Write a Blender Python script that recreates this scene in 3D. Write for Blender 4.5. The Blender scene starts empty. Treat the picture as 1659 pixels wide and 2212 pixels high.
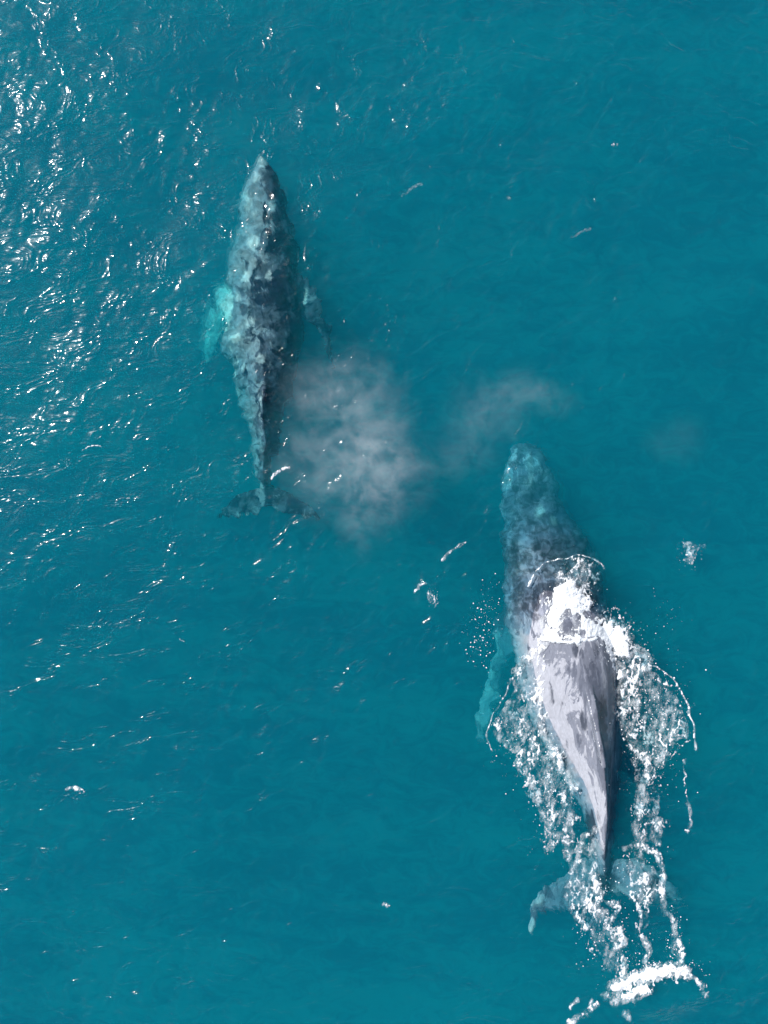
import bpy, math, random
import numpy as np
from mathutils import Vector
from mathutils.bvhtree import BVHTree

# ------------------------------------------------------------------ camera, sky, sun, exposure
H = 20.0                       # drone height above the sea, metres
VIEW_H = 29.4                  # metres of sea seen along the long side
S = VIEW_H / 2212.0
scene = bpy.context.scene
cam_d = bpy.data.cameras.new('camera')
cam = bpy.data.objects.new('camera', cam_d)
scene.collection.objects.link(cam)
cam.location = (0, 0, H)
cam_d.sensor_fit = 'VERTICAL'
cam_d.sensor_height = 24.0
cam_d.lens = 24.0 / 2 / (VIEW_H / 2 / H)
cam_d.clip_end = 5000
scene.camera = cam

SUN_ELEV, SUN_AZ = math.radians(39), math.radians(145)   # azimuth from +X, counter clockwise
sun_dir = Vector((math.cos(SUN_AZ) * math.cos(SUN_ELEV), math.sin(SUN_AZ) * math.cos(SUN_ELEV), math.sin(SUN_ELEV)))
world = bpy.data.worlds.new('World')
scene.world = world
world.use_nodes = True
wn = world.node_tree
for n in list(wn.nodes):
    wn.nodes.remove(n)
sky = wn.nodes.new('ShaderNodeTexSky')
sky.sky_type = 'NISHITA'
sky.sun_disc = False
sky.sun_elevation = SUN_ELEV
sky.sun_rotation = math.pi / 2 - SUN_AZ
bg = wn.nodes.new('ShaderNodeBackground')
bg.inputs['Strength'].default_value = 0.075
wo = wn.nodes.new('ShaderNodeOutputWorld')
wn.links.new(sky.outputs[0], bg.inputs[0])
wn.links.new(bg.outputs[0], wo.inputs[0])
sun_l = bpy.data.lights.new('sun', 'SUN')
sun_l.energy = 5.0
sun_l.angle = math.radians(0.5)
sun_l.color = (1.0, 0.975, 0.95)
sun_o = bpy.data.objects.new('sun', sun_l)
scene.collection.objects.link(sun_o)
sun_o.rotation_euler = sun_dir.to_track_quat('Z', 'Y').to_euler()
scene.view_settings.view_transform = 'Standard'
scene.view_settings.look = 'None'
scene.view_settings.exposure = 0.24
scene.view_settings.gamma = 1
cy = scene.cycles
cy.max_bounces = 10
cy.transparent_max_bounces = 24
cy.volume_bounces = 3
cy.transmission_bounces = 6
cy.diffuse_bounces = 2
cy.glossy_bounces = 2
cy.caustics_reflective = False
cy.caustics_refractive = False
cy.use_denoising = True
cy.sample_clamp_indirect = 4
cy.volume_step_rate = 1.0

# ------------------------------------------------------------------ helpers
rng = np.random.default_rng(11)


def W(px, py, z=0.0):
    """photo position (1659 x 2212 plan) of a point at height z -> metres"""
    k = S * (H - z) / H
    return ((px - 829.5) * k, (1106 - py) * k, z)


def value_noise(x, y, scale, seed, ax=1.0, ay=1.0):
    r = np.random.default_rng(seed)
    g = r.random((256, 256))
    u = x / (scale * ax) + 1000.37
    v = y / (scale * ay) + 1000.71
    iu = np.floor(u).astype(int)
    iv = np.floor(v).astype(int)
    fu = u - iu
    fv = v - iv
    fu = fu * fu * (3 - 2 * fu)
    fv = fv * fv * (3 - 2 * fv)
    a = g[iv % 256, iu % 256]
    b = g[iv % 256, (iu + 1) % 256]
    c = g[(iv + 1) % 256, iu % 256]
    d = g[(iv + 1) % 256, (iu + 1) % 256]
    return (a * (1 - fu) + b * fu) * (1 - fv) + (c * (1 - fu) + d * fu) * fv


def fbm(x, y, scale, seed, octaves=4, gain=0.5, ax=1.0, ay=1.0):
    t = 0
    amp = 1.0
    tot = 0
    for i in range(octaves):
        c, s = math.cos(i * 0.9), math.sin(i * 0.9)
        t = t + amp * value_noise(x * c - y * s if i else x, x * s + y * c if i else y, scale / 2 ** i, seed + i * 7, ax, ay)
        tot += amp
        amp *= gain
    return t / tot


def mesh_obj(name, verts, faces, mat, smooth=True):
    me = bpy.data.meshes.new(name)
    verts = np.asarray(verts, dtype=np.float32)
    if isinstance(faces, np.ndarray):
        n, k = faces.shape
        me.vertices.add(len(verts))
        me.vertices.foreach_set('co', verts.ravel())
        me.loops.add(n * k)
        me.loops.foreach_set('vertex_index', faces.astype(np.int32).ravel())
        me.polygons.add(n)
        me.polygons.foreach_set('loop_start', np.arange(0, n * k, k, dtype=np.int32))
        me.update(calc_edges=True)
    else:
        me.from_pydata(verts.tolist(), [], faces)
    if smooth:
        me.polygons.foreach_set('use_smooth', [True] * len(me.polygons))
    me.materials.append(mat)
    ob = bpy.data.objects.new(name, me)
    scene.collection.objects.link(ob)
    return ob


def new_mat(name):
    m = bpy.data.materials.new(name)
    m.use_nodes = True
    nt = m.node_tree
    for n in list(nt.nodes):
        nt.nodes.remove(n)
    return m, nt


def node(nt, typ, ins=None, **props):
    n = nt.nodes.new(typ)
    for k, v in props.items():
        setattr(n, k, v)
    for k, v in (ins or {}).items():
        if hasattr(v, 'is_output') or isinstance(v, bpy.types.NodeSocket):
            nt.links.new(v, n.inputs[k])
        else:
            n.inputs[k].default_value = v
    return n


def mth(nt, op, a, b=None, c=None, clamp=False):
    n = nt.nodes.new('ShaderNodeMath')
    n.operation = op
    n.use_clamp = clamp
    for i, v in enumerate((a, b, c)):
        if v is None:
            continue
        if isinstance(v, bpy.types.NodeSocket):
            nt.links.new(v, n.inputs[i])
        else:
            n.inputs[i].default_value = v
    return n.outputs[0]


def mixc(nt, fac, a, b):
    n = nt.nodes.new('ShaderNodeMix')
    n.data_type = 'RGBA'
    for s, v in ((n.inputs[0], fac), (n.inputs[6], a), (n.inputs[7], b)):
        if isinstance(v, bpy.types.NodeSocket):
            nt.links.new(v, s)
        else:
            s.default_value = v if not isinstance(v, tuple) or len(v) == 4 else (*v, 1)
    return n.outputs[2]


def ramp(nt, fac, lo, hi):
    return node(nt, 'ShaderNodeMapRange', {'Value': fac, 'From Min': lo, 'From Max': hi}, interpolation_type='SMOOTHSTEP').outputs[0]


# ------------------------------------------------------------------ the sea surface height
WAVES = []
wr = random.Random(5)
for i in range(150):
    lam = 0.22 * (9.0 / 0.22) ** (i / 149.0)
    th = math.radians(146) + wr.gauss(0, 0.62)
    k = 2 * math.pi / lam
    slope = 0.0136 if lam < 3 else 0.0100
    WAVES.append((k * math.cos(th), k * math.sin(th), wr.random() * 6.283, slope / k, lam))


def local_shape(x, y):
    """bulges that the two whales push up in the water"""
    h = np.zeros_like(x)
    def g(px, py, sx, sy, a, rot=0.0):
        cx, cyy, _ = W(px, py)
        c, s = math.cos(rot), math.sin(rot)
        dx, dy = x - cx, y - cyy
        u = (dx * c + dy * s) / sx
        v = (-dx * s + dy * c) / sy
        return a * np.exp(-(u * u + v * v))
    h = h + g(1440, 2150, 1.0, 0.55, 0.28, 0.2)
    h = h - g(1450, 2020, 1.0, 0.7, 0.12, 0.1)
    h = h + g(1225, 1225, 0.85, 0.6, 0.16)
    h = h + g(1150, 1050, 0.9, 1.5, 0.10)
    h = h - g(1400, 1560, 0.6, 1.6, 0.08)
    h = h - g(1110, 1560, 0.5, 1.2, 0.06)
    return h


def sea(x, y):
    mod = 0.30 + 1.3 * fbm(x, y, 4.5, 91, 3) ** 1.4
    r = fbm(x, y, 1.3, 17, 2)
    modf = mod * (0.15 + 2.6 * np.clip(fbm(x, y, 1.9, 19, 3) - 0.36, 0, 1) * 2.0 + 0.7 * r)
    z = np.zeros_like(x)
    for kx, ky, ph, a, lam in WAVES:
        s = np.sin(kx * x + ky * y + ph)
        if lam < 2.5:
            z += a * (modf if lam < 1.0 else mod) * (s + 0.22 * np.cos(2 * (kx * x + ky * y + ph)))
        else:
            z += a * s
    fade = np.clip((60 - np.sqrt(x * x + y * y)) / 30, 0, 1)
    return z * fade * 0.86 + local_shape(x, y)


# ------------------------------------------------------------------ materials
def water_material():
    m, nt = new_mat('sea_water')
    tc = node(nt, 'ShaderNodeTexCoord')
    mp = node(nt, 'ShaderNodeMapping', {'Vector': tc.outputs['Object'], 'Rotation': (0, 0, math.radians(-56)), 'Scale': (0.55, 1.0, 1.0)})
    n1 = node(nt, 'ShaderNodeTexNoise', {'Vector': mp.outputs[0], 'Scale': 3.2, 'Detail': 2.6, 'Roughness': 0.60, 'Distortion': 0.7})
    n2 = node(nt, 'ShaderNodeTexNoise', {'Vector': mp.outputs[0], 'Scale': 0.9, 'Detail': 4.0})
    n3 = node(nt, 'ShaderNodeTexNoise', {'Vector': mp.outputs[0], 'Scale': 1.5, 'Detail': 2.6, 'Roughness': 0.6, 'Distortion': 1.0})
    crest = mth(nt, 'SUBTRACT', 1.0, mth(nt, 'ABSOLUTE', mth(nt, 'MULTIPLY_ADD', n3.outputs[0], 5.0, -2.5)), clamp=True)
    st = mth(nt, 'ADD', mth(nt, 'MULTIPLY', n1.outputs[0], mth(nt, 'MULTIPLY_ADD', ramp(nt, n2.outputs[0], 0.42, 0.68), 0.80, 0.10)),
             mth(nt, 'MULTIPLY', mth(nt, 'MULTIPLY', crest, crest), 0.30))
    bump = node(nt, 'ShaderNodeBump', {'Strength': 1.0, 'Distance': 0.062, 'Height': st})
    nrm = bump.outputs[0]
    geo = node(nt, 'ShaderNodeNewGeometry')
    fr = node(nt, 'ShaderNodeFresnel', {'IOR': 1.333, 'Normal': nrm})
    fac = mth(nt, 'MULTIPLY', fr.outputs[0], mth(nt, 'SUBTRACT', 1.0, geo.outputs['Backfacing']))
    g1 = node(nt, 'ShaderNodeBsdfGlossy', {'Color': (1, 1, 1, 1), 'Roughness': 0.05, 'Normal': nrm})
    g2 = node(nt, 'ShaderNodeBsdfGlossy', {'Color': (1, 1, 1, 1), 'Roughness': 0.22, 'Normal': nrm})
    gl = node(nt, 'ShaderNodeMixShader', {0: mth(nt, 'MULTIPLY_ADD', crest, 0.25, 0.14), 1: g1.outputs[0], 2: g2.outputs[0]})
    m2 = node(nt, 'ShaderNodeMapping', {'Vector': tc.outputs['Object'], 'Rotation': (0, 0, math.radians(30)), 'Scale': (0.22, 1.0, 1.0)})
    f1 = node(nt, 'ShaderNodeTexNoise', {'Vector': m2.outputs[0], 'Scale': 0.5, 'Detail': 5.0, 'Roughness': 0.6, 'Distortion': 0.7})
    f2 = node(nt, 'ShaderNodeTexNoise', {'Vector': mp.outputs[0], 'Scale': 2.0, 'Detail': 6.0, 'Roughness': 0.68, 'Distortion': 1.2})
    light_or_foam_film = mth(nt, 'ADD', mth(nt, 'MULTIPLY', f1.outputs[0], 0.45), mth(nt, 'MULTIPLY', f2.outputs[0], 0.55))
    shaft_tint = mixc(nt, ramp(nt, light_or_foam_film, 0.40, 0.60), (0.68, 0.82, 0.89), (1.0, 1.0, 1.0))  # light shafts and wave-focused light painted as streaks into the transparent colour
    tr = node(nt, 'ShaderNodeBsdfTransparent', {'Color': shaft_tint})
    rf = node(nt, 'ShaderNodeBsdfRefraction', {'Color': (1, 1, 1, 1), 'Roughness': 0.0, 'IOR': 1.333, 'Normal': nrm})
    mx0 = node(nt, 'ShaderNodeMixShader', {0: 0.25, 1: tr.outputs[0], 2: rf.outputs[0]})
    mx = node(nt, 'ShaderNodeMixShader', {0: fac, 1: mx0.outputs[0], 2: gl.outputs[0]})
    sc = node(nt, 'ShaderNodeVolumeScatter', {'Color': (0.010, 0.72, 0.84, 1), 'Density': 0.30, 'Anisotropy': 0.0})
    ab = node(nt, 'ShaderNodeVolumeAbsorption', {'Color': (0.0, 0.80, 0.855, 1), 'Density': 0.80})
    add = node(nt, 'ShaderNodeAddShader', {0: sc.outputs[0], 1: ab.outputs[0]})
    out = node(nt, 'ShaderNodeOutputMaterial', {'Surface': mx.outputs[0], 'Volume': add.outputs[0]})
    return m


def skin_material(name, wet, dark, mid, pale, edge, stretch, deep, white_c, caustic_mottle):
    m, nt = new_mat(name)
    tc = node(nt, 'ShaderNodeTexCoord')
    at = node(nt, 'ShaderNodeAttribute', attribute_name='paint')
    sep = node(nt, 'ShaderNodeSeparateColor', {0: at.outputs['Color']})
    spot, band, white = sep.outputs[0], sep.outputs[1], sep.outputs[2]
    mp = node(nt, 'ShaderNodeMapping', {'Vector': tc.outputs['Object'], 'Scale': stretch})
    n1 = node(nt, 'ShaderNodeTexNoise', {'Vector': mp.outputs[0], 'Scale': 1.5, 'Detail': 5.0, 'Roughness': 0.6, 'Distortion': 1.2})
    n2 = node(nt, 'ShaderNodeTexNoise', {'Vector': mp.outputs[0], 'Scale': 2.6, 'Detail': 7.0, 'Roughness': 0.64, 'Distortion': 0.9})
    n3 = node(nt, 'ShaderNodeTexNoise', {'Vector': mp.outputs[0], 'Scale': 13.0, 'Detail': 5.0, 'Roughness': 0.7, 'Distortion': 1.0})
    n4 = node(nt, 'ShaderNodeTexNoise', {'Vector': mp.outputs[0], 'Scale': 0.9, 'Detail': 4.0, 'Roughness': 0.7, 'Distortion': 2.0})
    f1 = ramp(nt, mth(nt, 'ADD', mth(nt, 'ADD', n1.outputs[0], mth(nt, 'MULTIPLY', band, 0.20)), mth(nt, 'MULTIPLY', mth(nt, 'SUBTRACT', n2.outputs[0], 0.5), 0.5)), 0.5 - edge, 0.5 + edge)
    c = mixc(nt, f1, dark, mid)
    f2 = ramp(nt, mth(nt, 'ADD', n2.outputs[0], mth(nt, 'MULTIPLY', band, 0.30)), 0.60 - edge * 0.5, 0.60 + edge)
    c = mixc(nt, f2, c, pale)
    sp = ramp(nt, mth(nt, 'ADD', spot, mth(nt, 'MULTIPLY', mth(nt, 'SUBTRACT', n2.outputs[0], 0.5), 2.2)), 0.45, 1.05)
    c = mixc(nt, sp, c, (0.55, 0.60, 0.57))
    wh = ramp(nt, mth(nt, 'ADD', white, mth(nt, 'MULTIPLY', mth(nt, 'SUBTRACT', n2.outputs[0], 0.5), 1.9)), 0.35, 0.75)
    c = mixc(nt, wh, c, white_c)
    dk = ramp(nt, mth(nt, 'ADD', at.outputs['Alpha'], mth(nt, 'MULTIPLY', mth(nt, 'SUBTRACT', n2.outputs[0], 0.5), 2.8)), 0.35, 0.75)
    c = mixc(nt, dk, c, deep)
    n5 = node(nt, 'ShaderNodeTexNoise', {'Vector': tc.outputs['Object'], 'Scale': 3.8, 'Detail': 5.0, 'Roughness': 0.62, 'Distortion': 0.9})
    oy = node(nt, 'ShaderNodeSeparateXYZ', {0: tc.outputs['Object']}).outputs['Y']
    caustic_mot = mth(nt, 'MULTIPLY', mth(nt, 'MULTIPLY', mth(nt, 'SUBTRACT', ramp(nt, n5.outputs[0], 0.40, 0.62), 0.45), caustic_mottle), ramp(nt, oy, -3.5, -2.7))  # caustic-like light and dark painted in along with the skin mottling
    fine = mth(nt, 'MAXIMUM', mth(nt, 'ADD', mth(nt, 'MULTIPLY_ADD', n3.outputs[0], 0.9, 0.55), caustic_mot), 0.12)
    cc = node(nt, 'ShaderNodeMix', {0: 1.0, 6: c}, data_type='RGBA', blend_type='MULTIPLY')
    comb = node(nt, 'ShaderNodeCombineColor', {0: fine, 1: fine, 2: fine})
    nt.links.new(comb.outputs[0], cc.inputs[7])
    gp = node(nt, 'ShaderNodeNewGeometry')      # skin under water loses its gloss, wet skin in air shines
    zpos = node(nt, 'ShaderNodeSeparateXYZ', {0: gp.outputs['Position']}).outputs['Z']
    hgt = mth(nt, 'ADD', mth(nt, 'MULTIPLY', n2.outputs[0], 0.6), mth(nt, 'MULTIPLY', n3.outputs[0], 0.3))
    bp = node(nt, 'ShaderNodeBump', {'Strength': 0.7, 'Distance': 0.028 if 'mottled' in name else 0.012, 'Height': hgt})
    pr = node(nt, 'ShaderNodeBsdfPrincipled', {'Base Color': cc.outputs[2], 'Roughness': wet, 'Normal': bp.outputs[0], 'Specular IOR Level': mth(nt, 'MULTIPLY_ADD', ramp(nt, zpos, -0.08, 0.10), 0.5, 0.02)})
    node(nt, 'ShaderNodeOutputMaterial', {'Surface': pr.outputs[0]})
    return m


def foam_material(soft=True):
    m, nt = new_mat('sea_foam')
    tc = node(nt, 'ShaderNodeTexCoord')
    n = node(nt, 'ShaderNodeTexNoise', {'Vector': tc.outputs['Object'], 'Scale': 22.0, 'Detail': 5.0, 'Roughness': 0.7})
    b = node(nt, 'ShaderNodeBump', {'Strength': 0.5, 'Distance': 0.03, 'Height': n.outputs[0]})
    pr = node(nt, 'ShaderNodeBsdfPrincipled', {'Base Color': (0.86, 0.89, 0.92, 1), 'Roughness': 0.7, 'Normal': b.outputs[0]})
    if soft:
        at = node(nt, 'ShaderNodeAttribute', attribute_name='froth')
        fac = ramp(nt, mth(nt, 'ADD', at.outputs['Fac'], mth(nt, 'MULTIPLY', mth(nt, 'SUBTRACT', n.outputs[0], 0.5), 0.35)), -0.13, 0.30)
        tr = node(nt, 'ShaderNodeBsdfTransparent')
        mx = node(nt, 'ShaderNodeMixShader', {0: fac, 1: tr.outputs[0], 2: pr.outputs[0]})
        node(nt, 'ShaderNodeOutputMaterial', {'Surface': mx.outputs[0]})
    else:
        node(nt, 'ShaderNodeOutputMaterial', {'Surface': pr.outputs[0]})
    return m


def mist_material(name, blobs, dens, noise_scale=0.55):
    """blobs: (x, y, z, rx, ry, rz, weight) in world metres"""
    m, nt = new_mat(name)
    geo = node(nt, 'ShaderNodeNewGeometry')
    pos = geo.outputs['Position']
    nz = node(nt, 'ShaderNodeTexNoise', {'Vector': pos, 'Scale': 0.7, 'Detail': 1.0}, normalize=True)
    warp = node(nt, 'ShaderNodeVectorMath', {0: nz.outputs['Color'], 1: (0.5, 0.5, 0.5)}, operation='SUBTRACT')
    warp2 = node(nt, 'ShaderNodeVectorMath', {0: warp.outputs[0], 'Scale': 0.9}, operation='SCALE')
    wp = node(nt, 'ShaderNodeVectorMath', {0: pos, 1: warp2.outputs[0]}, operation='ADD').outputs[0]
    tot = None
    for (x, y, z, rx, ry, rz, w) in blobs:
        d = node(nt, 'ShaderNodeVectorMath', {0: wp, 1: (x, y, z)}, operation='SUBTRACT')
        q = node(nt, 'ShaderNodeVectorMath', {0: d.outputs[0], 1: (rx, ry, rz)}, operation='DIVIDE')
        r2 = node(nt, 'ShaderNodeVectorMath', {0: q.outputs[0], 1: q.outputs[0]}, operation='DOT_PRODUCT').outputs['Value']
        g = mth(nt, 'MULTIPLY', mth(nt, 'EXPONENT', mth(nt, 'MULTIPLY', r2, -1.0)), w)
        tot = g if tot is None else mth(nt, 'ADD', tot, g)
    n = node(nt, 'ShaderNodeTexNoise', {'Vector': wp, 'Scale': noise_scale * 3.4, 'Detail': 8.0, 'Roughness': 0.76, 'Distortion': 0.0})
    nn = ramp(nt, n.outputs[0], 0.40, 0.64)
    dd = mth(nt, 'MULTIPLY', mth(nt, 'MAXIMUM', mth(nt, 'SUBTRACT', mth(nt, 'MULTIPLY', tot, mth(nt, 'MULTIPLY_ADD', nn, 1.5, 0.12)), 0.02), 0.0), dens)
    v = node(nt, 'ShaderNodeVolumeScatter', {'Color': (0.97, 0.98, 1.0, 1), 'Density': dd, 'Anisotropy': 0.0})
    node(nt, 'ShaderNodeOutputMaterial', {'Volume': v.outputs[0]})
    return m


# ------------------------------------------------------------------ sea and sea bed
def axis(half, step, far):
    a = list(np.arange(0, half, step))
    d = step
    while a[-1] < far:
        d *= 1.22
        a.append(a[-1] + d)
    a = np.array(a)
    return np.concatenate([-a[:0:-1], a])


def build_water():
    xs = axis(12.6, 0.042, 400)
    ys = axis(16.6, 0.042, 400)
    X, Y = np.meshgrid(xs, ys)
    Z = sea(X, Y)
    ny, nx = X.shape
    top = np.stack([X.ravel(), Y.ravel(), Z.ravel()], 1)
    i = np.arange(nx * ny).reshape(ny, nx)
    q = np.stack([i[:-1, :-1], i[:-1, 1:], i[1:, 1:], i[1:, :-1]], -1).reshape(-1, 4)
    per = np.concatenate([i[0, :-1], i[:-1, -1], i[-1, :0:-1], i[:0:-1, 0]])
    low = top[per].copy()
    low[:, 2] = -25
    n0 = len(top)
    m = len(per)
    li = n0 + np.arange(m)
    side = np.stack([per, li, np.roll(li, -1), np.roll(per, -1)], 1)
    cen = np.array([[0, 0, -25.0]])
    ci = n0 + m
    tri = np.stack([li, np.full(m, ci), np.full(m, ci), np.roll(li, -1)], 1)
    verts = np.concatenate([top, low, cen])
    # bottom as triangles; kept in a python list so both face kinds fit
    me = bpy.data.meshes.new('water')
    quads = np.concatenate([q, side])
    tr = tri[:, [0, 1, 3]]
    me.vertices.add(len(verts))
    me.vertices.foreach_set('co', verts.astype(np.float32).ravel())
    nl = len(quads) * 4 + len(tr) * 3
    me.loops.add(nl)
    me.loops.foreach_set('vertex_index', np.concatenate([quads.ravel(), tr.ravel()]).astype(np.int32))
    me.polygons.add(len(quads) + len(tr))
    me.polygons.foreach_set('loop_start', np.concatenate([np.arange(0, len(quads) * 4, 4), len(quads) * 4 + np.arange(0, len(tr) * 3, 3)]).astype(np.int32))
    me.update(calc_edges=True)
    sm = np.zeros(len(me.polygons), dtype=bool)
    sm[:len(q)] = True
    me.polygons.foreach_set('use_smooth', sm)
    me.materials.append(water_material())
    ob = bpy.data.objects.new('water', me)
    scene.collection.objects.link(ob)
    ob['kind'] = 'structure'
    return ob


build_water()
bm_, nt_ = new_mat('sand')
ns_ = node(nt_, 'ShaderNodeTexNoise', {'Scale': 0.3, 'Detail': 4.0})
pc_ = node(nt_, 'ShaderNodeBsdfPrincipled', {'Base Color': mixc(nt_, ns_.outputs[0], (0.10, 0.10, 0.08), (0.16, 0.15, 0.12)), 'Roughness': 0.9})
node(nt_, 'ShaderNodeOutputMaterial', {'Surface': pc_.outputs[0]})
sb = mesh_obj('seabed', [(-3000, -3000, -25.5), (3000, -3000, -25.5), (3000, 3000, -25.5), (-3000, 3000, -25.5)], [(0, 1, 2, 3)], bm_)
sb['kind'] = 'structure'


# ------------------------------------------------------------------ whales
def interp_rows(rows, t):
    rows = np.array(rows, dtype=float)
    return [np.interp(t, rows[:, 0], rows[:, j]) for j in range(1, rows.shape[1])]


def smooth1(a, n=2):
    a = np.array(a, float)
    for _ in range(n):
        b = a.copy()
        b[1:-1] = 0.25 * a[:-2] + 0.5 * a[1:-1] + 0.25 * a[2:]
        a = b
    return a


def loft_body(rows, wob):
    """rows: y, left, right, z_mid, up, down, keel, ridge_x  (photo plan units, metres for heights)"""
    y0, y1 = rows[0][0], rows[-1][0]
    n = 150
    t = y0 + (y1 - y0) * (0.5 - 0.5 * np.cos(np.linspace(0, math.pi, n))) * 0.15 + (y1 - y0) * np.linspace(0, 1, n) * 0.85
    L, R, zm, up, dn, kl, rd = interp_rows(rows, t)
    L, R, zm, up, dn, kl, rd = [smooth1(v, 3) for v in (L, R, zm, up, dn, kl, rd)]
    M = 56
    V = []
    for i in range(n):
        c = (L[i] + R[i]) / 2
        hw = (R[i] - L[i]) / 2
        for j in range(M):
            th = 2 * math.pi * j / M
            u = math.cos(th)
            s = math.sin(th)
            if s >= 0:
                h = (1 - kl[i]) * s ** 0.78 + kl[i] * (1 - abs(u) ** 0.92)
                z = zm[i] + up[i] * h
                px = c + hw * u + (rd[i] - c) * (h ** 1.3 if h > 0 else 0) * (1 - u * u) ** 0.5
            else:
                z = zm[i] + dn[i] * s
                px = c + hw * u * (0.96 + 0.04 * abs(u))
            V.append(W(px, t[i], z))
    F = []
    for i in range(n - 1):
        for j in range(M):
            a, b = i * M + j, i * M + (j + 1) % M
            F.append((a, b, b + M, a + M))
    F.append(tuple(range(M)))
    F.append(tuple((n - 1) * M + j for j in reversed(range(M))))
    return V, F


def blade(stations, sub=7, M=20):
    """stations: (lead x, y, z, trail x, y, z, thickness)"""
    st = np.array(stations, float)
    k = len(st)
    t = np.linspace(0, k - 1, (k - 1) * sub + 1)
    cols = [smooth1(np.interp(t, np.arange(k), st[:, j]), 3) for j in range(7)]
    V = []
    for i in range(len(t)):
        a = np.array(W(cols[0][i], cols[1][i], cols[2][i]))
        b = np.array(W(cols[3][i], cols[4][i], cols[5][i]))
        c = (a + b) / 2
        h = (a - b) / 2
        th = cols[6][i] / 2
        for j in range(M):
            g = 2 * math.pi * j / M
            u = math.cos(g)
            p = c + h * u
            z = math.sin(g) * th * (0.62 + 0.38 * u)      # thicker towards the leading edge
            V.append((p[0], p[1], p[2] + z))
    F = []
    n = len(t)
    for i in range(n - 1):
        for j in range(M):
            a, b = i * M + j, i * M + (j + 1) % M
            F.append((a, b, b + M, a + M))
    F.append(tuple(range(M)))
    F.append(tuple((n - 1) * M + j for j in reversed(range(M))))
    return V, F


def fin(points, thick=0.07):
    """upright dorsal fin from a side outline: (x, y, z) photo plan points, thickened across"""
    P = [Vector(W(*p)) for p in points]
    c = sum(P, Vector()) / len(P)
    base = (P[-1] - P[0]).normalized()
    side = base.cross(Vector((0, 0, 1))).normalized()
    V, F = [], []
    n = len(P)
    for s in (-1, 1):
        for p in P:
            V.append(tuple(p + side * s * thick * (0.55 if p.z > points[0][2] + 0.3 else 1)))
    for s in (-1, 1):
        V.append(tuple(c + side * s * thick * 0.8))
    for j in range(n):
        b = (j + 1) % n
        F.append((j, b, 2 * n))
        F.append((n + b, n + j, 2 * n + 1))
        F.append((j, j + n, b + n, b))
    return V, F


def join_remesh(name, pieces, mat, voxel=0.032):
    V, F = [], []
    for v, f in pieces:
        o = len(V)
        V += v
        F += [tuple(i + o for i in q) for q in f]
    ob = mesh_obj(name, V, F, mat)
    import bmesh
    bm = bmesh.new()
    bm.from_mesh(ob.data)
    bmesh.ops.recalc_face_normals(bm, faces=bm.faces)
    bm.to_mesh(ob.data)
    bm.free()
    r = ob.modifiers.new('remesh', 'REMESH')
    r.mode = 'VOXEL'
    r.voxel_size = voxel
    sm = ob.modifiers.new('smooth', 'SMOOTH')
    sm.factor = 0.6
    sm.iterations = 4
    dg = bpy.context.evaluated_depsgraph_get()
    me = bpy.data.meshes.new_from_object(ob.evaluated_get(dg), depsgraph=dg)
    ob.modifiers.clear()
    old = ob.data
    ob.data = me
    bpy.data.meshes.remove(old)
    me.name = name
    if not me.materials:
        me.materials.append(mat)
    me.polygons.foreach_set('use_smooth', [True] * len(me.polygons))
    return ob


def verts_np(me):
    a = np.empty(len(me.vertices) * 3, dtype=np.float32)
    me.vertices.foreach_get('co', a)
    return a.reshape(-1, 3).astype(float)


def to_plan(co):
    k = S * (H - co[:, 2]) / H
    return co[:, 0] / k + 829.5, 1106 - co[:, 1] / k


def paint(ob, rows, spots, whites, darks, left_band, outer=0.15):
    me = ob.data
    co = verts_np(me)
    px, py = to_plan(co)
    L, R = interp_rows(rows, py)[:2]
    u = (px - (L + R) / 2) / np.maximum((R - L) / 2, 5)
    wx = px + 10 * (fbm(px, py, 14, 3, 3) - 0.5)
    wy = py + 10 * (fbm(px, py, 14, 23, 3) - 0.5)
    sp = np.zeros(len(px))
    for (x, y, rx, ry, a) in spots:
        sp = np.maximum(sp, a * np.exp(-(((wx - x) / rx) ** 2 + ((wy - y) / ry) ** 2) ** 1.5 * 0.7))
    wh = np.zeros(len(px))
    for (x, y, rx, ry, a) in whites:
        wh = np.maximum(wh, a * np.exp(-(((wx - x) / rx) ** 2 + ((wy - y) / ry) ** 2) ** 1.5 * 0.7))
    dk = np.zeros(len(px))
    for (x, y, rx, ry, a) in darks:
        dk = np.maximum(dk, a * np.exp(-(((wx - x) / rx) ** 2 + ((wy - y) / ry) ** 2) ** 1.5 * 0.7))
    band = np.where(np.abs(u) > 1.15, outer, left_band(u, px, py))
    c = np.stack([sp, band, wh, dk], 1).astype(np.float32)
    at = me.color_attributes.new('paint', 'FLOAT_COLOR', 'POINT')
    at.data.foreach_set('color', c.ravel())


def ripple(ob, amp, off=0.0):
    """refraction wobble shaped into the submerged mesh, stronger with depth"""
    co = verts_np(ob.data)
    x, y = co[:, 0], co[:, 1]
    depth = np.clip((-co[:, 2] + 0.05) / 0.9, 0, 1)
    dx = (fbm(x, y, 0.34, 141, 4, 0.62) - 0.5)
    dy = (fbm(x, y, 0.34, 171, 4, 0.62) - 0.5)
    sel = amp * depth * (1 - 0.55 * np.clip((1030 - to_plan(co)[1]) / -40, 0, 1) * (amp > 0.5)) * (0.5 + 1.0 * fbm(x, y, 1.1, 181, 2))
    co[:, 0] += dx * sel
    co[:, 1] += dy * sel
    ob.data.vertices.foreach_set('co', co.astype(np.float32).ravel())
    ob.data.update()


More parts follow.
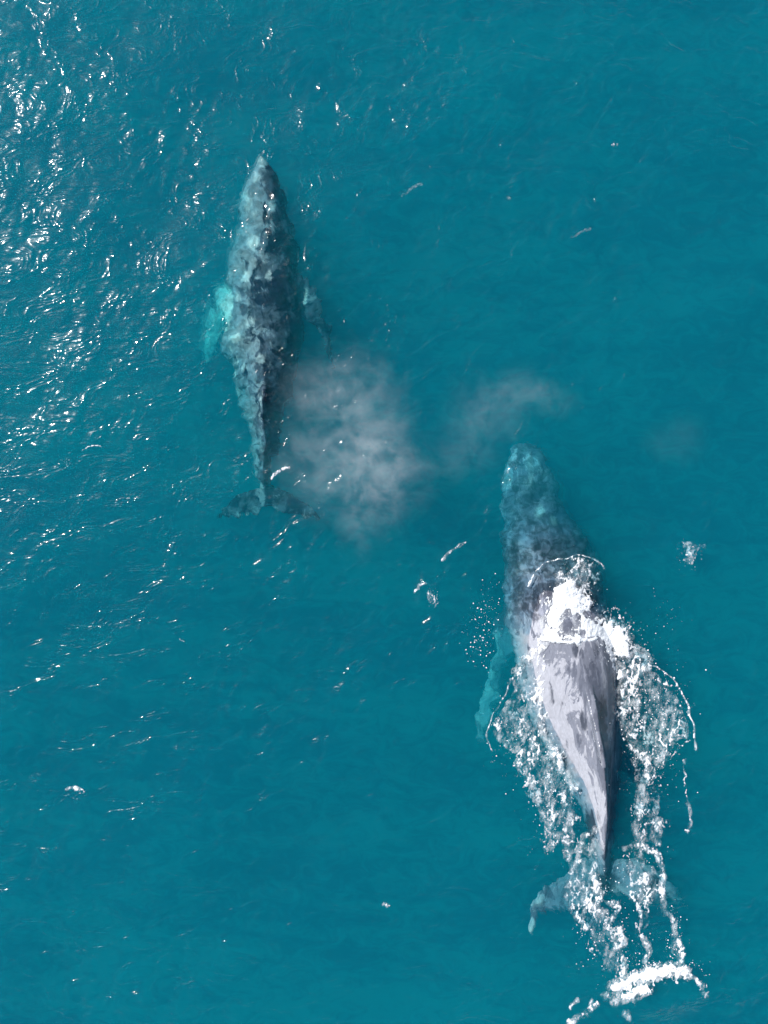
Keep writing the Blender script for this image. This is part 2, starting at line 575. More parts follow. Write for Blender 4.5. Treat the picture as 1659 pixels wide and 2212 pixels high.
def roughen(ob, amp):
    """lumps of blubber, barnacles and tubercles over the skin"""
    co = verts_np(ob.data)
    n = np.empty(len(co) * 3, dtype=np.float32)
    ob.data.vertices.foreach_get('normal', n)
    n = n.reshape(-1, 3)
    d = (fbm(co[:, 0] + co[:, 2] * 0.7, co[:, 1], 0.5, 41, 4, 0.6) - 0.5) * amp
    co = co + n * d[:, None]
    ob.data.vertices.foreach_set('co', co.astype(np.float32).ravel())
    ob.data.update()


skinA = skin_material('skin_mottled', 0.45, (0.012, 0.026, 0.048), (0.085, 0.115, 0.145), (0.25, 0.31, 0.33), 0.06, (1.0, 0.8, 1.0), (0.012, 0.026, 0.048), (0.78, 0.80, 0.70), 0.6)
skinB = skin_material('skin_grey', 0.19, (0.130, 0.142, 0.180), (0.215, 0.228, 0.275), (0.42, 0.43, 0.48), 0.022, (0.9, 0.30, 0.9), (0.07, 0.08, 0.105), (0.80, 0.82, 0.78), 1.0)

# y, left, right, z_mid, up, down, keel, ridge
rowsA = [
    (342, 562, 568, -0.41, 0.10, 0.10, 0, 565),
    (352, 554, 580, -0.44, 0.18, 0.20, 0, 567),
    (369, 547, 591, -0.51, 0.28, 0.40, 0, 569),
    (393, 536, 600, -0.58, 0.36, 0.55, 0.1, 571),
    (417, 527, 610, -0.66, 0.44, 0.65, 0.15, 571),
    (453, 521, 621, -0.76, 0.54, 0.80, 0.2, 572),
    (489, 516, 628, -0.84, 0.62, 0.9, 0.15, 572),
    (525, 507, 634, -0.91, 0.70, 1.0, 0.1, 572),
    (562, 498, 640, -0.96, 0.76, 1.1, 0.0, 572),
    (610, 491, 648, -1.01, 0.82, 1.15, 0.0, 572),
    (658, 488, 652, -1.01, 0.84, 1.15, 0.0, 571),
    (706, 484, 653, -1.00, 0.84, 1.15, 0.0, 570),
    (735, 486, 652, -0.98, 0.83, 1.12, 0.05, 569),
    (783, 497, 645, -0.96, 0.80, 1.05, 0.2, 568),
    (831, 510, 634, -0.97, 0.82, 0.95, 0.5, 568),
    (879, 524, 618, -0.98, 0.80, 0.85, 0.75, 569),
    (928, 538, 605, -0.99, 0.74, 0.75, 0.8, 570),
    (976, 547, 597, -0.99, 0.62, 0.60, 0.8, 572),
    (1024, 556, 589, -1.02, 0.46, 0.45, 0.7, 574),
    (1056, 559, 589, -1.04, 0.30, 0.30, 0.5, 575),
    (1092, 566, 586, -1.07, 0.14, 0.14, 0.2, 576),
]
flukeA_L = blade([(590, 1052, -0.75, 590, 1096, -0.75, 0.20), (556, 1057, -0.75, 570, 1104, -0.75, 0.18), (530, 1063, -0.78, 545, 1116, -0.78, 0.13),
                  (500, 1079, -0.82, 518, 1120, -0.83, 0.09), (482, 1094, -0.86, 493, 1120, -0.86, 0.06), (468, 1112, -0.90, 470, 1122, -0.90, 0.04)])
flukeA_R = blade([(562, 1052, -0.75, 565, 1094, -0.75, 0.20), (600, 1058, -0.75, 588, 1097, -0.75, 0.18), (630, 1065, -0.75, 618, 1114, -0.75, 0.13),
                  (655, 1080, -0.75, 645, 1121, -0.75, 0.09), (674, 1098, -0.78, 668, 1123, -0.78, 0.06), (692, 1118, -0.80, 690, 1126, -0.80, 0.04)])
flipA_L = blade([(505, 590, -1.2, 505, 700, -1.2, 0.30), (484, 612, -1.25, 490, 705, -1.3, 0.26), (468, 642, -1.45, 484, 715, -1.5, 0.20), (452, 676, -1.65, 474, 738, -1.7, 0.15),
                 (444, 715, -1.85, 465, 758, -1.85, 0.12), (441, 755, -2.0, 458, 780, -2.0, 0.09), (445, 795, -2.1, 450, 799, -2.1, 0.05)])
flipA_R = blade([(630, 565, -0.65, 632, 680, -0.75, 0.30), (655, 590, -0.60, 655, 690, -0.70, 0.26), (676, 622, -0.60, 664, 695, -0.70, 0.20), (696, 660, -0.65, 676, 708, -0.75, 0.15),
                 (712, 700, -0.80, 690, 733, -0.85, 0.12), (722, 740, -0.95, 706, 768, -0.95, 0.09), (731, 788, -1.10, 726, 795, -1.10, 0.05)])
finA = fin([(568, 815, -0.25), (569, 835, -0.12), (571, 856, -0.06), (572, 866, -0.12), (572, 872, -0.3)], 0.06)

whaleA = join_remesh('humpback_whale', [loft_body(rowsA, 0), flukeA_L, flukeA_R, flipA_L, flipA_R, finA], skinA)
roughen(whaleA, 0.085)
paint(whaleA, rowsA,
      [(545, 530, 14, 20, 1.1), (528, 598, 10, 14, 1.2), (583, 597, 11, 16, 1.0), (512, 728, 11, 11, 1.3), (525, 795, 8, 10, 1.1), (563, 772, 12, 16, 1.0),
       (590, 440, 10, 20, 1.0), (540, 440, 9, 16, 1.0), (552, 465, 8, 10, 0.9), (566, 352, 14, 12, 1.0), (556, 385, 8, 14, 1.0), (515, 645, 12, 12, 0.8), (540, 700, 14, 22, 0.75),
       (530, 425, 9, 12, 0.9), (500, 790, 12, 30, 0.8), (515, 860, 10, 34, 0.8), (566, 880, 6, 40, 0.7), (620, 520, 8, 12, 0.5)],
      [(458, 735, 22, 75, 1.0), (482, 660, 14, 55, 1.1), (550, 1112, 40, 7, 0.5), (635, 1116, 40, 6, 0.5), (664, 650, 7, 34, 0.5), (505, 1070, 30, 7, 0.5), (508, 790, 8, 50, 0.45)],
      [(573, 462, 4, 24, 1.1), (583, 474, 3, 12, 0.9), (597, 530, 28, 20, 0.75), (574, 645, 20, 14, 0.6), (630, 590, 16, 50, 0.5), (612, 700, 22, 24, 0.5), (606, 420, 10, 24, 0.6), (500, 1085, 26, 12, 0.9), (640, 1085, 34, 12, 0.8), (556, 640, 10, 10, 0.5)],
      lambda u, px, py: np.clip(0.15 - u * 0.85, -0.9, 1.0) * 0.9 + 0.45 * np.exp(-((py - 440) / 90) ** 2))

rowsB = [
    (955, 1126, 1144, -1.20, 0.14, 0.16, 0, 1135),
    (963, 1115, 1160, -1.20, 0.22, 0.28, 0, 1138),
    (980, 1106, 1173, -1.23, 0.34, 0.5, 0, 1141),
    (1005, 1097, 1187, -1.25, 0.42, 0.7, 0.05, 1143),
    (1035, 1088, 1199, -1.27, 0.50, 0.9, 0.1, 1145),
    (1070, 1085, 1209, -1.27, 0.58, 1.0, 0.15, 1148),
    (1117, 1083, 1230, -1.25, 0.68, 1.15, 0.1, 1156),
    (1150, 1085, 1256, -1.20, 0.78, 1.2, 0.0, 1168),
    (1184, 1086, 1278, -1.15, 0.86, 1.3, 0.0, 1182),
    (1229, 1084, 1292, -1.06, 0.92, 1.4, 0.0, 1196),
    (1274, 1082, 1301, -0.97, 0.97, 1.4, 0.0, 1208),
    (1310, 1085, 1311, -0.90, 1.02, 1.4, 0.05, 1216),
    (1345, 1093, 1320, -0.85, 1.10, 1.4, 0.1, 1228),
    (1385, 1106, 1330, -0.80, 1.22, 1.4, 0.12, 1240),
    (1434, 1117, 1340, -0.75, 1.28, 1.35, 0.22, 1258),
    (1500, 1130, 1346, -0.70, 1.34, 1.3, 0.42, 1278),
    (1549, 1146, 1348, -0.68, 1.32, 1.2, 0.55, 1288),
    (1598, 1168, 1346, -0.66, 1.28, 1.1, 0.65, 1297),
    (1647, 1198, 1341, -0.62, 1.20, 1.0, 0.72, 1304),
    (1690, 1226, 1336, -0.58, 1.10, 0.9, 0.76, 1308),
    (1729, 1246, 1331, -0.56, 1.0, 0.8, 0.78, 1311),
    (1773, 1262, 1326, -0.56, 0.88, 0.65, 0.75, 1312),
    (1830, 1278, 1319, -0.60, 0.66, 0.5, 0.55, 1306),
    (1870, 1285, 1318, -0.70, 0.50, 0.4, 0.5, 1306),
    (1905, 1290, 1322, -0.85, 0.28, 0.25, 0.2, 1306),
    (1925, 1298, 1318, -0.95, 0.12, 0.12, 0.0, 1307),
]
flukeB_L = blade([(1318, 1850, -0.82, 1318, 1922, -0.85, 0.26), (1275, 1852, -0.80, 1285, 1940, -0.80, 0.20), (1240, 1866, -0.72, 1250, 1964, -0.72, 0.16),
                  (1200, 1902, -0.62, 1212, 1972, -0.60, 0.12), (1164, 1928, -0.55, 1186, 1972, -0.52, 0.09), (1144, 1950, -0.50, 1162, 1978, -0.48, 0.07), (1141, 1985, -0.48, 1156, 1992, -0.48, 0.05), (1142, 2010, -0.48, 1150, 2011, -0.48, 0.04)])
flukeB_R = blade([(1298, 1850, -0.66, 1298, 1922, -0.66, 0.26), (1340, 1850, -0.60, 1335, 1930, -0.60, 0.20), (1378, 1856, -0.57, 1365, 1940, -0.57, 0.16),
                  (1415, 1872, -0.67, 1402, 1946, -0.67, 0.12), (1445, 1897, -0.77, 1435, 1942, -0.77, 0.09), (1464, 1922, -0.92, 1458, 1944, -0.92, 0.06), (1478, 1946, -1.02, 1474, 1950, -1.02, 0.04)])
flipB_L = blade([(1115, 1270, -1.3, 1125, 1400, -1.4, 0.34), (1085, 1300, -1.35, 1098, 1412, -1.5, 0.28), (1070, 1352, -1.45, 1093, 1426, -1.6, 0.22), (1066, 1418, -1.5, 1084, 1460, -1.6, 0.16),
                 (1050, 1473, -1.5, 1075, 1490, -1.6, 0.13), (1036, 1520, -1.5, 1064, 1535, -1.55, 0.11), (1026, 1560, -1.45, 1052, 1572, -1.5, 0.09), (1021, 1590, -1.4, 1042, 1606, -1.4, 0.06)])
flipB_R = blade([(1280, 1290, -1.5, 1280, 1410, -1.5, 0.34), (1310, 1310, -2.0, 1310, 1410, -2.1, 0.26), (1330, 1360, -2.6, 1322, 1430, -2.7, 0.20), (1345, 1430, -3.2, 1330, 1475, -3.2, 0.14),
                 (1350, 1500, -3.7, 1338, 1525, -3.7, 0.10), (1352, 1560, -4.0, 1346, 1565, -4.0, 0.05)])
finB = fin([(1270, 1478, 0.56), (1282, 1530, 0.78), (1291, 1580, 1.02), (1299, 1622, 1.20), (1306, 1662, 1.24), (1305, 1655, 1.08), (1300, 1640, 0.90), (1303, 1650, 0.45)], 0.11)

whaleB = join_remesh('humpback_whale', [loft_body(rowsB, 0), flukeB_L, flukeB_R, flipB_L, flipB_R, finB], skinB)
roughen(whaleB, 0.03)
paint(whaleB, rowsB,
      [(1137, 1050, 22, 30, 0.75), (1165, 1105, 12, 18, 1.0), (1195, 1125, 10, 14, 0.6), (1100, 1040, 12, 20, 0.6), (1145, 1010, 40, 30, 0.45), (1110, 1130, 20, 30, 0.4)],
      [(1055, 1520, 25, 90, 1.0), (1072, 1400, 12, 60, 0.65), (1146, 2000, 14, 20, 1.2), (1474, 1945, 12, 12, 1.0), (1160, 1950, 22, 16, 0.7), (1180, 1980, 50, 10, 0.5)],
      [(1152, 1062, 30, 24, 0.75), (1225, 1185, 60, 34, 1.0), (1120, 1200, 24, 40, 0.6), (1265, 1250, 40, 60, 0.8), (1150, 1290, 30, 40, 0.5), (1275, 1790, 14, 50, 0.8), (1310, 1900, 30, 24, 0.9), (1285, 1425, 7, 40, 0.6), (1240, 1400, 9, 22, 0.6), (1260, 1560, 10, 26, 0.6), (1190, 1500, 6, 34, 0.6), (1225, 1620, 8, 30, 0.6), (1300, 1560, 11, 70, 0.75), (1318, 1700, 9, 90, 0.6), (1325, 1480, 9, 50, 0.5)],  # last entries paint the shade of fin and ridge onto the right flank
      lambda u, px, py: (0.25 - 0.25 * u + 1.1 * np.exp(-((u + 0.62 - np.clip((py - 1450) / 260, 0, 1) * 0.35) / 0.20) ** 2) * np.clip((py - 1400) / 60, 0, 1)) * np.clip((py - 1290) / 70, 0, 1) - 0.5 * np.clip((1330 - py) / 60, 0, 1) + 0.75 * np.exp(-((py - 1000) / 60) ** 2) - 0.45 * u * np.clip((1330 - py) / 60, 0, 1), 0.45)

ripple(whaleA, 0.52)
ripple(whaleB, 0.44)
whaleA['label'] = 'mottled grey humpback whale swimming fully submerged, both flippers spread, left of the misty blow'
whaleB['label'] = 'pale grey humpback whale with its back and dorsal fin breaking the surface amid white foam'
for o in (whaleA, whaleB):
    o['category'] = 'whale'
    o['group'] = 'humpback whales swimming at the surface'

# ------------------------------------------------------------------ foam
dg = bpy.context.evaluated_depsgraph_get()
bvhB = BVHTree.FromObject(whaleB, dg)
GX0, GX1, GY0, GY1, GS = 980, 1580, 1170, 2215, 1.15
gx = np.arange(GX0, GX1, GS)
gy = np.arange(GY0, GY1, GS)
PX, PY = np.meshgrid(gx, gy)
WXg = (PX - 829.5) * S
WYg = (1106 - PY) * S
# height of the whale's back on a coarser raster
cx_ = np.arange(GX0, GX1 + 6, 4.0)
cy_ = np.arange(GY0, GY1 + 6, 4.0)
HB = np.full((len(cy_), len(cx_)), -3.0)
for j, yy in enumerate(cy_):
    for i, xx in enumerate(cx_):
        hit = bvhB.ray_cast(Vector(((xx - 829.5) * S, (1106 - yy) * S, 5)), Vector((0, 0, -1)))
        if hit[0] is not None:
            HB[j, i] = hit[0].z


def bil(x, y):
    u = np.clip((x - GX0) / 4.0, 0, len(cx_) - 1.001)
    v = np.clip((y - GY0) / 4.0, 0, len(cy_) - 1.001)
    iu, iv = u.astype(int), v.astype(int)
    fu, fv = u - iu, v - iv
    return (HB[iv, iu] * (1 - fu) + HB[iv, iu + 1] * fu) * (1 - fv) + (HB[iv + 1, iu] * (1 - fu) + HB[iv + 1, iu + 1] * fu) * fv


def seg_dist(x, y, pts):
    d = np.full(x.shape, 1e9)
    for (x0, y0), (x1, y1) in zip(pts[:-1], pts[1:]):
        vx, vy = x1 - x0, y1 - y0
        t = np.clip(((x - x0) * vx + (y - y0) * vy) / (vx * vx + vy * vy + 1e-9), 0, 1)
        d = np.minimum(d, np.hypot(x - x0 - t * vx, y - y0 - t * vy))
    return d


def poly_in(x, y, pts):
    ins = np.zeros(x.shape, bool)
    n = len(pts)
    for i in range(n):
        x0, y0 = pts[i]
        x1, y1 = pts[(i + 1) % n]
        c = ((y0 > y) != (y1 > y)) & (x < (x1 - x0) * (y - y0) / (y1 - y0 + 1e-9) + x0)
        ins ^= c
    return ins


def foam_density(x, y):
    wx = x + 14 * (fbm(x, y, 22, 61, 3) - 0.5)
    wy = y + 14 * (fbm(x, y, 22, 67, 3) - 0.5)
    D = np.full(x.shape, -1.0)

    def line(pts, w, a, soft=1.0):
        nonlocal D
        d = seg_dist(wx, wy, pts)
        D = np.maximum(D, a * np.exp(-(d / w) ** 2 * soft) - (d > w * 2.2) * 2)

    def area(pts, a, edge=14, mod=None):
        nonlocal D
        ins = poly_in(wx, wy, pts)
        d = seg_dist(wx, wy, pts + [pts[0]])
        v = np.where(ins, np.clip(d / edge, 0, 1), 0) * a
        v = np.where(ins, v, -1)
        D = np.maximum(D, v)

    # white water over the shoulders and the spill line
    area([(1205, 1262), (1232, 1255), (1262, 1275), (1285, 1300), (1270, 1330), (1300, 1345), (1330, 1330), (1345, 1362), (1362, 1395), (1368, 1425),
          (1330, 1420), (1300, 1390), (1290, 1384), (1172, 1387), (1140, 1420), (1120, 1450), (1130, 1420), (1150, 1390), (1172, 1362), (1178, 1330), (1184, 1300)], 0.80, 8)
    line([(1172, 1384), (1290, 1383)], 5, 1.1)
    line([(1200, 1345), (1220, 1310), (1236, 1272)], 25, 1.12)
    line([(1300, 1355), (1335, 1362), (1358, 1400), (1385, 1435)], 22, 0.66)
    line([(1302, 1395), (1325, 1420), (1338, 1460), (1345, 1500)], 12, 0.72)
    area([(1196, 1268), (1232, 1256), (1258, 1270), (1270, 1300), (1262, 1330), (1212, 1345), (1186, 1332), (1188, 1300)], 1.12, 9)
    area([(1258, 1350), (1300, 1345), (1345, 1352), (1362, 1385), (1366, 1420), (1330, 1412), (1295, 1384), (1262, 1382)], 0.95, 8)
    area([(1176, 1362), (1210, 1358), (1240, 1382), (1172, 1386), (1150, 1400)], 0.95, 6)
    # domed rim ahead of the spill
    line([(1142, 1265), (1150, 1240), (1170, 1222), (1195, 1213), (1225, 1205), (1255, 1200), (1285, 1210), (1306, 1226)], 1.8, 0.52)
    area([(1225, 1203), (1262, 1200), (1306, 1226), (1292, 1262), (1262, 1275), (1232, 1250)], 0.28, 14)
    area([(1175, 1235), (1225, 1215), (1230, 1260), (1200, 1270)], 0.16, 14)
    # left sheet
    line([(1150, 1405), (1118, 1452), (1098, 1480), (1080, 1515), (1063, 1550), (1052, 1580), (1055, 1605), (1062, 1620)], 1.9, 0.56)
    line([(1172, 1392), (1140, 1425), (1118, 1455)], 10, 0.66)
    area([(1150, 1410), (1172, 1395), (1172, 1440), (1178, 1520), (1186, 1590), (1200, 1640), (1232, 1690), (1252, 1730), (1215, 1730), (1170, 1690),
          (1140, 1660), (1105, 1630), (1062, 1600), (1062, 1560), (1090, 1510), (1120, 1455)], 0.24, 12)
    line([(1168, 1430), (1162, 1500), (1172, 1570), (1190, 1620), (1214, 1665), (1238, 1700)], 13, 0.62)
    line([(1122, 1470), (1150, 1500), (1166, 1540)], 14, 0.42)
    line([(1125, 1650), (1150, 1690), (1165, 1730)], 12, 0.42)
    line([(1180, 1690), (1195, 1760), (1185, 1830)], 10, 0.42)
    line([(1215, 1690), (1228, 1750), (1222, 1800), (1232, 1850)], 13, 0.44)
    line([(1160, 1720), (1178, 1780), (1180, 1820)], 5, 0.42)
    # right sheet
    line([(1362, 1420), (1395, 1432), (1425, 1445), (1455, 1470), (1478, 1510), (1492, 1550), (1500, 1585), (1500, 1622)], 1.9, 0.54)
    area([(1345, 1370), (1368, 1395), (1385, 1430), (1430, 1450), (1470, 1505), (1490, 1560), (1492, 1600), (1470, 1600), (1450, 1640), (1425, 1660),
          (1390, 1640), (1352, 1560), (1340, 1500), (1330, 1440)], 0.22, 12)
    line([(1340, 1440), (1368, 1470), (1382, 1455)], 14, 0.45)
    line([(1420, 1495), (1432, 1540), (1440, 1600), (1425, 1640)], 18, 0.47)
    line([(1372, 1500), (1378, 1540), (1362, 1570)], 8, 0.42)
    line([(1343, 1520), (1348, 1560), (1360, 1590), (1385, 1625), (1405, 1660), (1390, 1710), (1388, 1750)], 15, 0.46)
    line([(1384, 1740), (1376, 1790), (1384, 1830)], 11, 0.38)
    line([(1425, 1770), (1420, 1815)], 11, 0.38)
    line([(1486, 1735), (1492, 1775), (1484, 1792)], 4, 0.46)
    line([(1480, 1640), (1478, 1690), (1488, 1730)], 1.8, 0.45)
    # loose lace between the strands
    area([(1120, 1640), (1180, 1650), (1240, 1730), (1250, 1800), (1225, 1860), (1190, 1840), (1160, 1780), (1150, 1700)], 0.18, 16)
    area([(1350, 1600), (1420, 1650), (1440, 1740), (1432, 1830), (1375, 1835), (1368, 1740), (1352, 1660)], 0.15, 16)
    area([(1240, 1960), (1300, 1965), (1345, 2000), (1352, 2110), (1300, 2110), (1270, 2040)], 0.17, 16)
    area([(1370, 1950), (1410, 1960), (1415, 2080), (1375, 2080)], 0.12, 12)
    # round the flukes
    line([(1290, 1790), (1262, 1810), (1250, 1850), (1236, 1900), (1228, 1925), (1240, 1965), (1262, 2000)], 9, 0.56)
    area([(1265, 1800), (1300, 1800), (1305, 1900), (1300, 1960), (1330, 2000), (1300, 2010), (1262, 1990), (1236, 1950), (1235, 1900)], 0.22, 12)
    line([(1288, 1850), (1282, 1890), (1296, 1930), (1290, 1950)], 9, 0.62)
    line([(1268, 1945), (1300, 1975), (1316, 2010), (1330, 2030), (1322, 2060), (1315, 2085)], 14, 0.42)
    line([(1310, 1948), (1335, 1958), (1325, 1985)], 6, 0.6)
    line([(1340, 2010), (1345, 2035), (1330, 2055)], 7, 0.62)
    line([(1338, 2060), (1350, 2090), (1333, 2130)], 7, 0.5)
    line([(1350, 1832), (1372, 1825), (1400, 1832), (1422, 1845), (1430, 1875), (1430, 1930), (1438, 1965), (1452, 1990), (1468, 2030), (1474, 2060), (1468, 2088)], 6.5, 0.56)
    area([(1335, 1835), (1375, 1825), (1425, 1845), (1432, 1940), (1400, 1950), (1360, 1950), (1345, 1890)], 0.14, 12)
    line([(1395, 1890), (1405, 1925), (1392, 1945)], 12, 0.42)
    line([(1370, 1935), (1386, 1975)], 4, 0.6)
    line([(1390, 2025), (1400, 2050), (1395, 2075)], 8, 0.56)
    area([(1440, 1980), (1455, 1985), (1474, 2040), (1470, 2085), (1445, 2060), (1445, 2010)], 0.24, 8)
    # breaking crest at the bottom
    line([(1325, 2132), (1345, 2128), (1375, 2112), (1400, 2105), (1430, 2096), (1455, 2092), (1480, 2102)], 13, 1.15)
    line([(1480, 2102), (1500, 2112), (1516, 2130), (1526, 2150)], 5, 0.66)
    line([(1345, 2150), (1370, 2150), (1395, 2135)], 11, 0.95)
    line([(1310, 2150), (1330, 2145), (1350, 2160), (1330, 2165)], 10, 0.5)
    line([(1280, 2160), (1275, 2175)], 4, 0.7)
    line([(1232, 2172), (1250, 2160)], 4, 0.8)
    line([(1232, 2212), (1250, 2196), (1290, 2170)], 7, 0.6)
    line([(1350, 2190), (1358, 2200)], 7, 0.5)
    # small flecks ahead
    line([(1478, 1165), (1498, 1185), (1488, 1210)], 12, 0.34)
    D = np.where((D > 0) & (D < 0.9), D * (0.66 + 0.66 * fbm(x, y, 30, 71, 3)), D)
    D = D - 0.85 * np.exp(-((x - 1229) / 17) ** 2 - ((y - 1345) / 26) ** 2)
    return D


def foam_sheet(PX, PY, Dn, base, seed=0, fine=1.0, tall=1.0, sink=0.0, cap=9.0):
    sx = PY * 0.18
    ridge = np.clip(1 - np.abs(2 * fbm(PX + sx, PY * 0.62, 13 * fine, 201 + seed, 4, 0.58) - 1) * 5.6, -1, 1)      # strings
    speck = fbm(PX, PY * 0.8, 4.2 * fine, 301 + seed, 3, 0.6)
    big = fbm(PX, PY, 30, 401 + seed, 2)
    N = 0.60 - 0.38 * ridge - 0.95 * (speck - 0.5) - 0.9 * (big - 0.5)
    F = Dn - np.where(Dn > 0.9, N * 0.55, N)
    F = np.maximum(np.where(Dn <= -0.5, -0.3, F), -0.3)
    light_or_foam_film = -0.36 + 0.46 * fbm(PX + sx, PY * 0.6, 9, 601 + seed, 4, 0.65) + 0.22 * np.clip(Dn, 0, 0.4)
    F = np.minimum(np.where(Dn > 0.12, np.maximum(F, light_or_foam_film), F), cap)
    lump = 0.35 + 1.2 * fbm(PX, PY, 7, 501 + seed, 3)
    thick = np.where(F > -0.13, 0.008, (F + 0.13) * 0.9) + np.where(F > 0, 0 + 0.038 * tall * np.minimum(F, 1.1) ** 0.8 * lump * np.clip(Dn, 0.4, 1.6), 0)
    Zf = base + thick - sink
    wx, wy = (PX - 829.5) * S, (1106 - PY) * S
    keep = F > -0.13
    kc = keep[:-1, :-1] | keep[1:, :-1] | keep[:-1, 1:] | keep[1:, 1:]
    ny, nx = PX.shape
    idx = np.arange(nx * ny).reshape(ny, nx)
    quad = np.stack([idx[:-1, :-1], idx[1:, :-1], idx[1:, 1:], idx[:-1, 1:]], -1)[kc]
    used, inv = np.unique(quad, return_inverse=True)
    kz = (H - Zf) / H
    return np.stack([(wx * kz).ravel(), (wy * kz).ravel(), Zf.ravel(), F.ravel()], 1)[used], inv.reshape(-1, 4)


Dn = foam_density(PX, PY)
base = np.maximum(sea(WXg, WYg), bil(PX, PY))
FV, FF = [], []
v_, f_ = foam_sheet(PX, PY, Dn, base)
FV.append(v_)
FF.append(f_)
for k_, (x0, x1, y0, y1, pts, w_, a_) in enumerate([
        (565, 645, 995, 1045, [(583, 1034), (593, 1024), (602, 1016), (614, 1013), (624, 1012)], 2.6, 0.85),
        (945, 1015, 1160, 1220, [(957, 1212), (967, 1196), (984, 1186), (1005, 1172)], 3.0, 0.80),
        (885, 935, 1250, 1290, [(897, 1280), (905, 1266), (920, 1258)], 2.2, 0.75),
        (910, 950, 1270, 1315, [(928, 1280), (935, 1300), (938, 1308)], 7.0, 0.36),
        (135, 200, 1685, 1725, [(146, 1704), (160, 1702), (176, 1707)], 4.0, 0.75),
        (170, 235, 955, 985, [(178, 975), (190, 966), (205, 963), (226, 966)], 1.4, 0.75),
        (820, 850, 1940, 1970, [(830, 1952), (838, 1955)], 3.5, 0.6),
        (1310, 1345, 300, 325, [(1322, 311), (1334, 312)], 3.0, 0.55),
        (1225, 1285, 480, 530, [(1235, 512), (1255, 500), (1275, 494)], 4, 0.24),
        (860, 930, 390, 440, [(868, 425), (885, 408), (912, 398)], 4, 0.24),
        (370, 415, 1370, 1400, [(388, 1380), (398, 1386)], 1.2, 0.4)]):
    X_, Y_ = np.meshgrid(np.arange(x0, x1, 0.9), np.arange(y0, y1, 0.9))
    wX = X_ + 8 * (fbm(X_, Y_, 12, 61, 3) - 0.5)
    wY = Y_ + 8 * (fbm(X_, Y_, 12, 67, 3) - 0.5)
    d_ = seg_dist(wX, wY, pts)
    D_ = a_ * np.exp(-(d_ / w_) ** 2) - (d_ > w_ * 2.2) * 2
    v_, f_ = foam_sheet(X_, Y_, D_, sea((X_ - 829.5) * S, (1106 - Y_) * S), 11 + k_, 0.7, 0.6, 0.0, 9.0 if a_ > 0.35 else -0.05)
    FF.append(f_ + sum(len(q) for q in FV))
    FV.append(v_)
foam_mat = foam_material()
def froth_obj(name, v, f):
    ob = mesh_obj(name, v[:, :3], f, foam_mat)
    at = ob.data.attributes.new('froth', 'FLOAT', 'POINT')
    at.data.foreach_set('value', v[:, 3].astype(np.float32))
    return ob


foam = froth_obj('sea_foam', np.concatenate(FV), np.concatenate(FF))
foam['kind'] = 'stuff'
foam['label'] = 'lacy white foam and spray streaming off the surfacing whale'
foam['category'] = 'foam'

# bubbles churned just under the surface
Db = np.where(Dn > 0.1, np.minimum(Dn * 0.55, 0.42) + 0.02, np.where(Dn > -0.5, -0.1, -1))
v_, f_ = foam_sheet(PX, PY, Db, sea(WXg, WYg), 77, 0.8, 0.5, 0.22)
bub = froth_obj('bubbles', v_, f_)
bub['kind'] = 'stuff'
bub['label'] = 'pale bubbles churned up just below the surface around the whale'
bub['category'] = 'bubbles'

# ------------------------------------------------------------------ droplets thrown up by the whale
import bmesh
bmd = bmesh.new()
bmesh.ops.create_icosphere(bmd, subdivisions=1, radius=1.0)
iv_ = np.array([v.co[:] for v in bmd.verts])
if_ = np.array([[v.index for v in f.verts] for f in bmd.faces])
bmd.free()
DR = []


def spray(cx, cyy, sx, sy, n, r0, r1, rot=0.0, z0=0.05, z1=0.6):
    c, s = math.cos(rot), math.sin(rot)
    for _ in range(n):
        a, b = rng.normal(0, sx), rng.normal(0, sy)
        DR.append((cx + a * c - b * s, cyy + a * s + b * c, 0.7 * r0 + (0.95 * r1 - r0) * rng.random() ** 4, z0 + (z1 - z0) * rng.random()))


spray(1040, 1370, 20, 45, 127, 0.006, 0.029)
spray(1062, 1300, 14, 30, 45, 0.006, 0.022)
spray(1100, 1590, 30, 40, 112, 0.006, 0.024)
spray(1420, 1530, 38, 60, 270, 0.006, 0.027)
spray(1400, 1660, 34, 60, 150, 0.006, 0.022)
spray(1180, 1700, 30, 60, 180, 0.006, 0.025)
spray(1250, 1290, 28, 40, 142, 0.006, 0.024, 0, 0.15, 0.5)
spray(1300, 1980, 34, 50, 195, 0.006, 0.024)
spray(1455, 2030, 12, 40, 97, 0.006, 0.020)
spray(1380, 1880, 30, 40, 112, 0.006, 0.022)
spray(1440, 2085, 40, 9, 142, 0.006, 0.022)
spray(1350, 2080, 40, 30, 67, 0.006, 0.022)
spray(1430, 1340, 30, 40, 33, 0.006, 0.017)
spray(1490, 1200, 10, 22, 30, 0.006, 0.020)
spray(935, 1285, 8, 14, 19, 0.006, 0.017)
spray(1340, 1400, 30, 24, 90, 0.006, 0.025)
dv, df = [], []
pc = np.array(DR)
bz = np.maximum(sea((pc[:, 0] - 829.5) * S, (1106 - pc[:, 1]) * S), np.where((pc[:, 1] > GY0) & (pc[:, 0] > GX0) & (pc[:, 0] < GX1), bil(pc[:, 0], pc[:, 1]), -3))
for (px, py, r, z), b in zip(DR, bz):
    p = np.array(W(px, py, b + z))
    df.append(if_ + len(dv) * len(iv_))
    dv.append(iv_ * r * (0.8 + 0.5 * rng.random(3)) + p)
drops = mesh_obj('spray_droplets', np.concatenate(dv), np.concatenate(df), foam_material(False))
drops['kind'] = 'stuff'
drops['label'] = 'loose white droplets of spray scattered around the surfacing whale'
drops['category'] = 'spray'


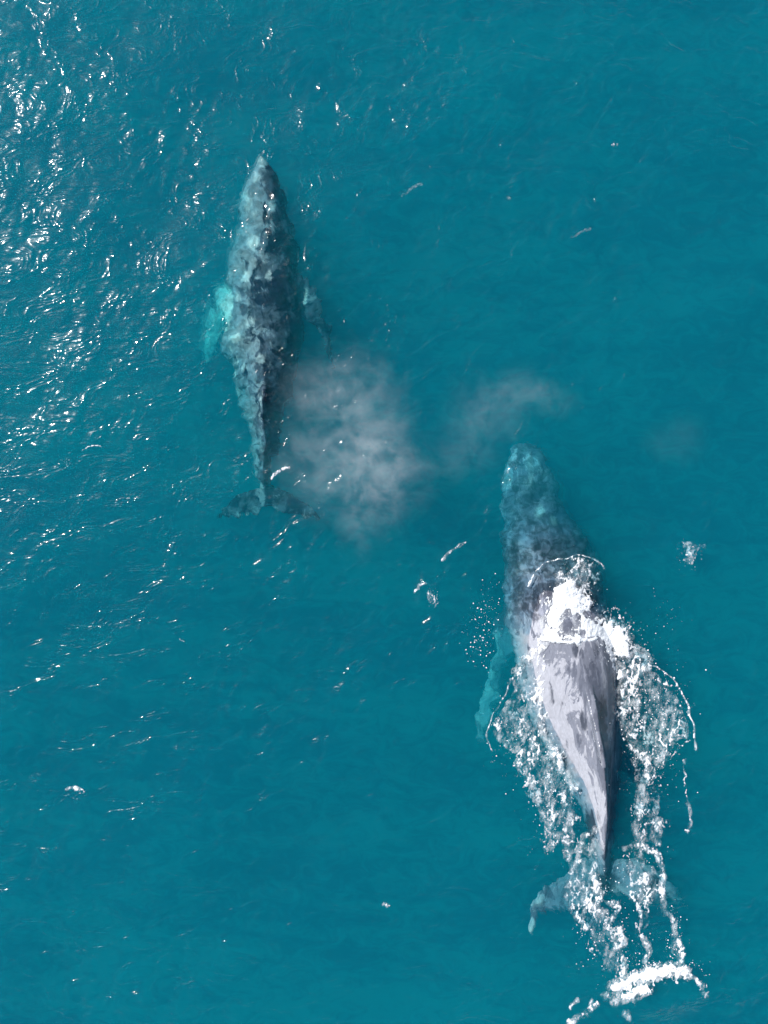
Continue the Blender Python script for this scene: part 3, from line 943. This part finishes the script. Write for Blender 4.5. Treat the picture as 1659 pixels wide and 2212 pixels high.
# ------------------------------------------------------------------ misty blow
def mist(name, blobs_px, dens, label, ns=0.55):
    bl = []
    lo = np.array([1e9] * 3)
    hi = -lo
    for (px, py, z, rx, ry, rz, w) in blobs_px:
        x, y, _ = W(px, py, z)
        rx *= S
        ry *= S
        bl.append((x, y, z, rx, ry, rz, w))
        lo = np.minimum(lo, [x - 1.9 * rx - .5, y - 1.9 * ry - .5, z - 1.9 * rz])
        hi = np.maximum(hi, [x + 1.9 * rx + .5, y + 1.9 * ry + .5, z + 1.9 * rz])
    lo[2] = max(lo[2], 0.45)
    bmm = bmesh.new()
    bmesh.ops.create_icosphere(bmm, subdivisions=4, radius=1.0)
    me = bpy.data.meshes.new(name)
    c, h = (lo + hi) / 2, (hi - lo) / 2
    for v in bmm.verts:      # rounded block
        p = np.array(v.co[:])
        p = p / max(abs(p)) * (0.35) + p * 0.65
        v.co = Vector(tuple(c + np.clip(p * 1.15, -1, 1) * h))
    bmm.to_mesh(me)
    bmm.free()
    me.materials.append(mist_material(name, bl, dens, ns))
    ob = bpy.data.objects.new(name, me)
    scene.collection.objects.link(ob)
    ob['label'] = label
    ob['category'] = 'mist'
    ob['kind'] = 'stuff'
    ob['group'] = 'puffs of whale blow drifting over the water'
    return ob


mist('blow_mist', [(670, 850, 1.3, 50, 45, 0.4, 0.6), (745, 850, 1.3, 70, 60, 0.45, 1.0), (805, 940, 1.3, 55, 65, 0.45, 1.7), (680, 990, 1.2, 75, 80, 0.4, 0.8),
                   (800, 1040, 1.2, 75, 65, 0.4, 1.3), (768, 1135, 1.2, 30, 45, 0.35, 0.7), (870, 1000, 1.2, 35, 50, 0.4, 0.6)],
     0.27, 'largest white puff of misty whale blow, drifting between the two whales')
mist('blow_mist', [(1050, 885, 1.3, 55, 45, 0.4, 0.8), (1120, 845, 1.3, 65, 32, 0.4, 0.8), (1015, 950, 1.3, 45, 45, 0.4, 0.6), (950, 990, 1.3, 35, 35, 0.4, 0.35), (1190, 865, 1.3, 40, 26, 0.4, 0.6)],
     0.18, 'thin curved wisp of misty blow above the snout of the surfacing whale')
mist('blow_mist', [(1440, 960, 1.3, 45, 26, 0.4, 0.6), (1480, 930, 1.3, 30, 30, 0.4, 0.5)],
     0.06, 'faintest small puff of mist, over open water near the edge of the sea view')
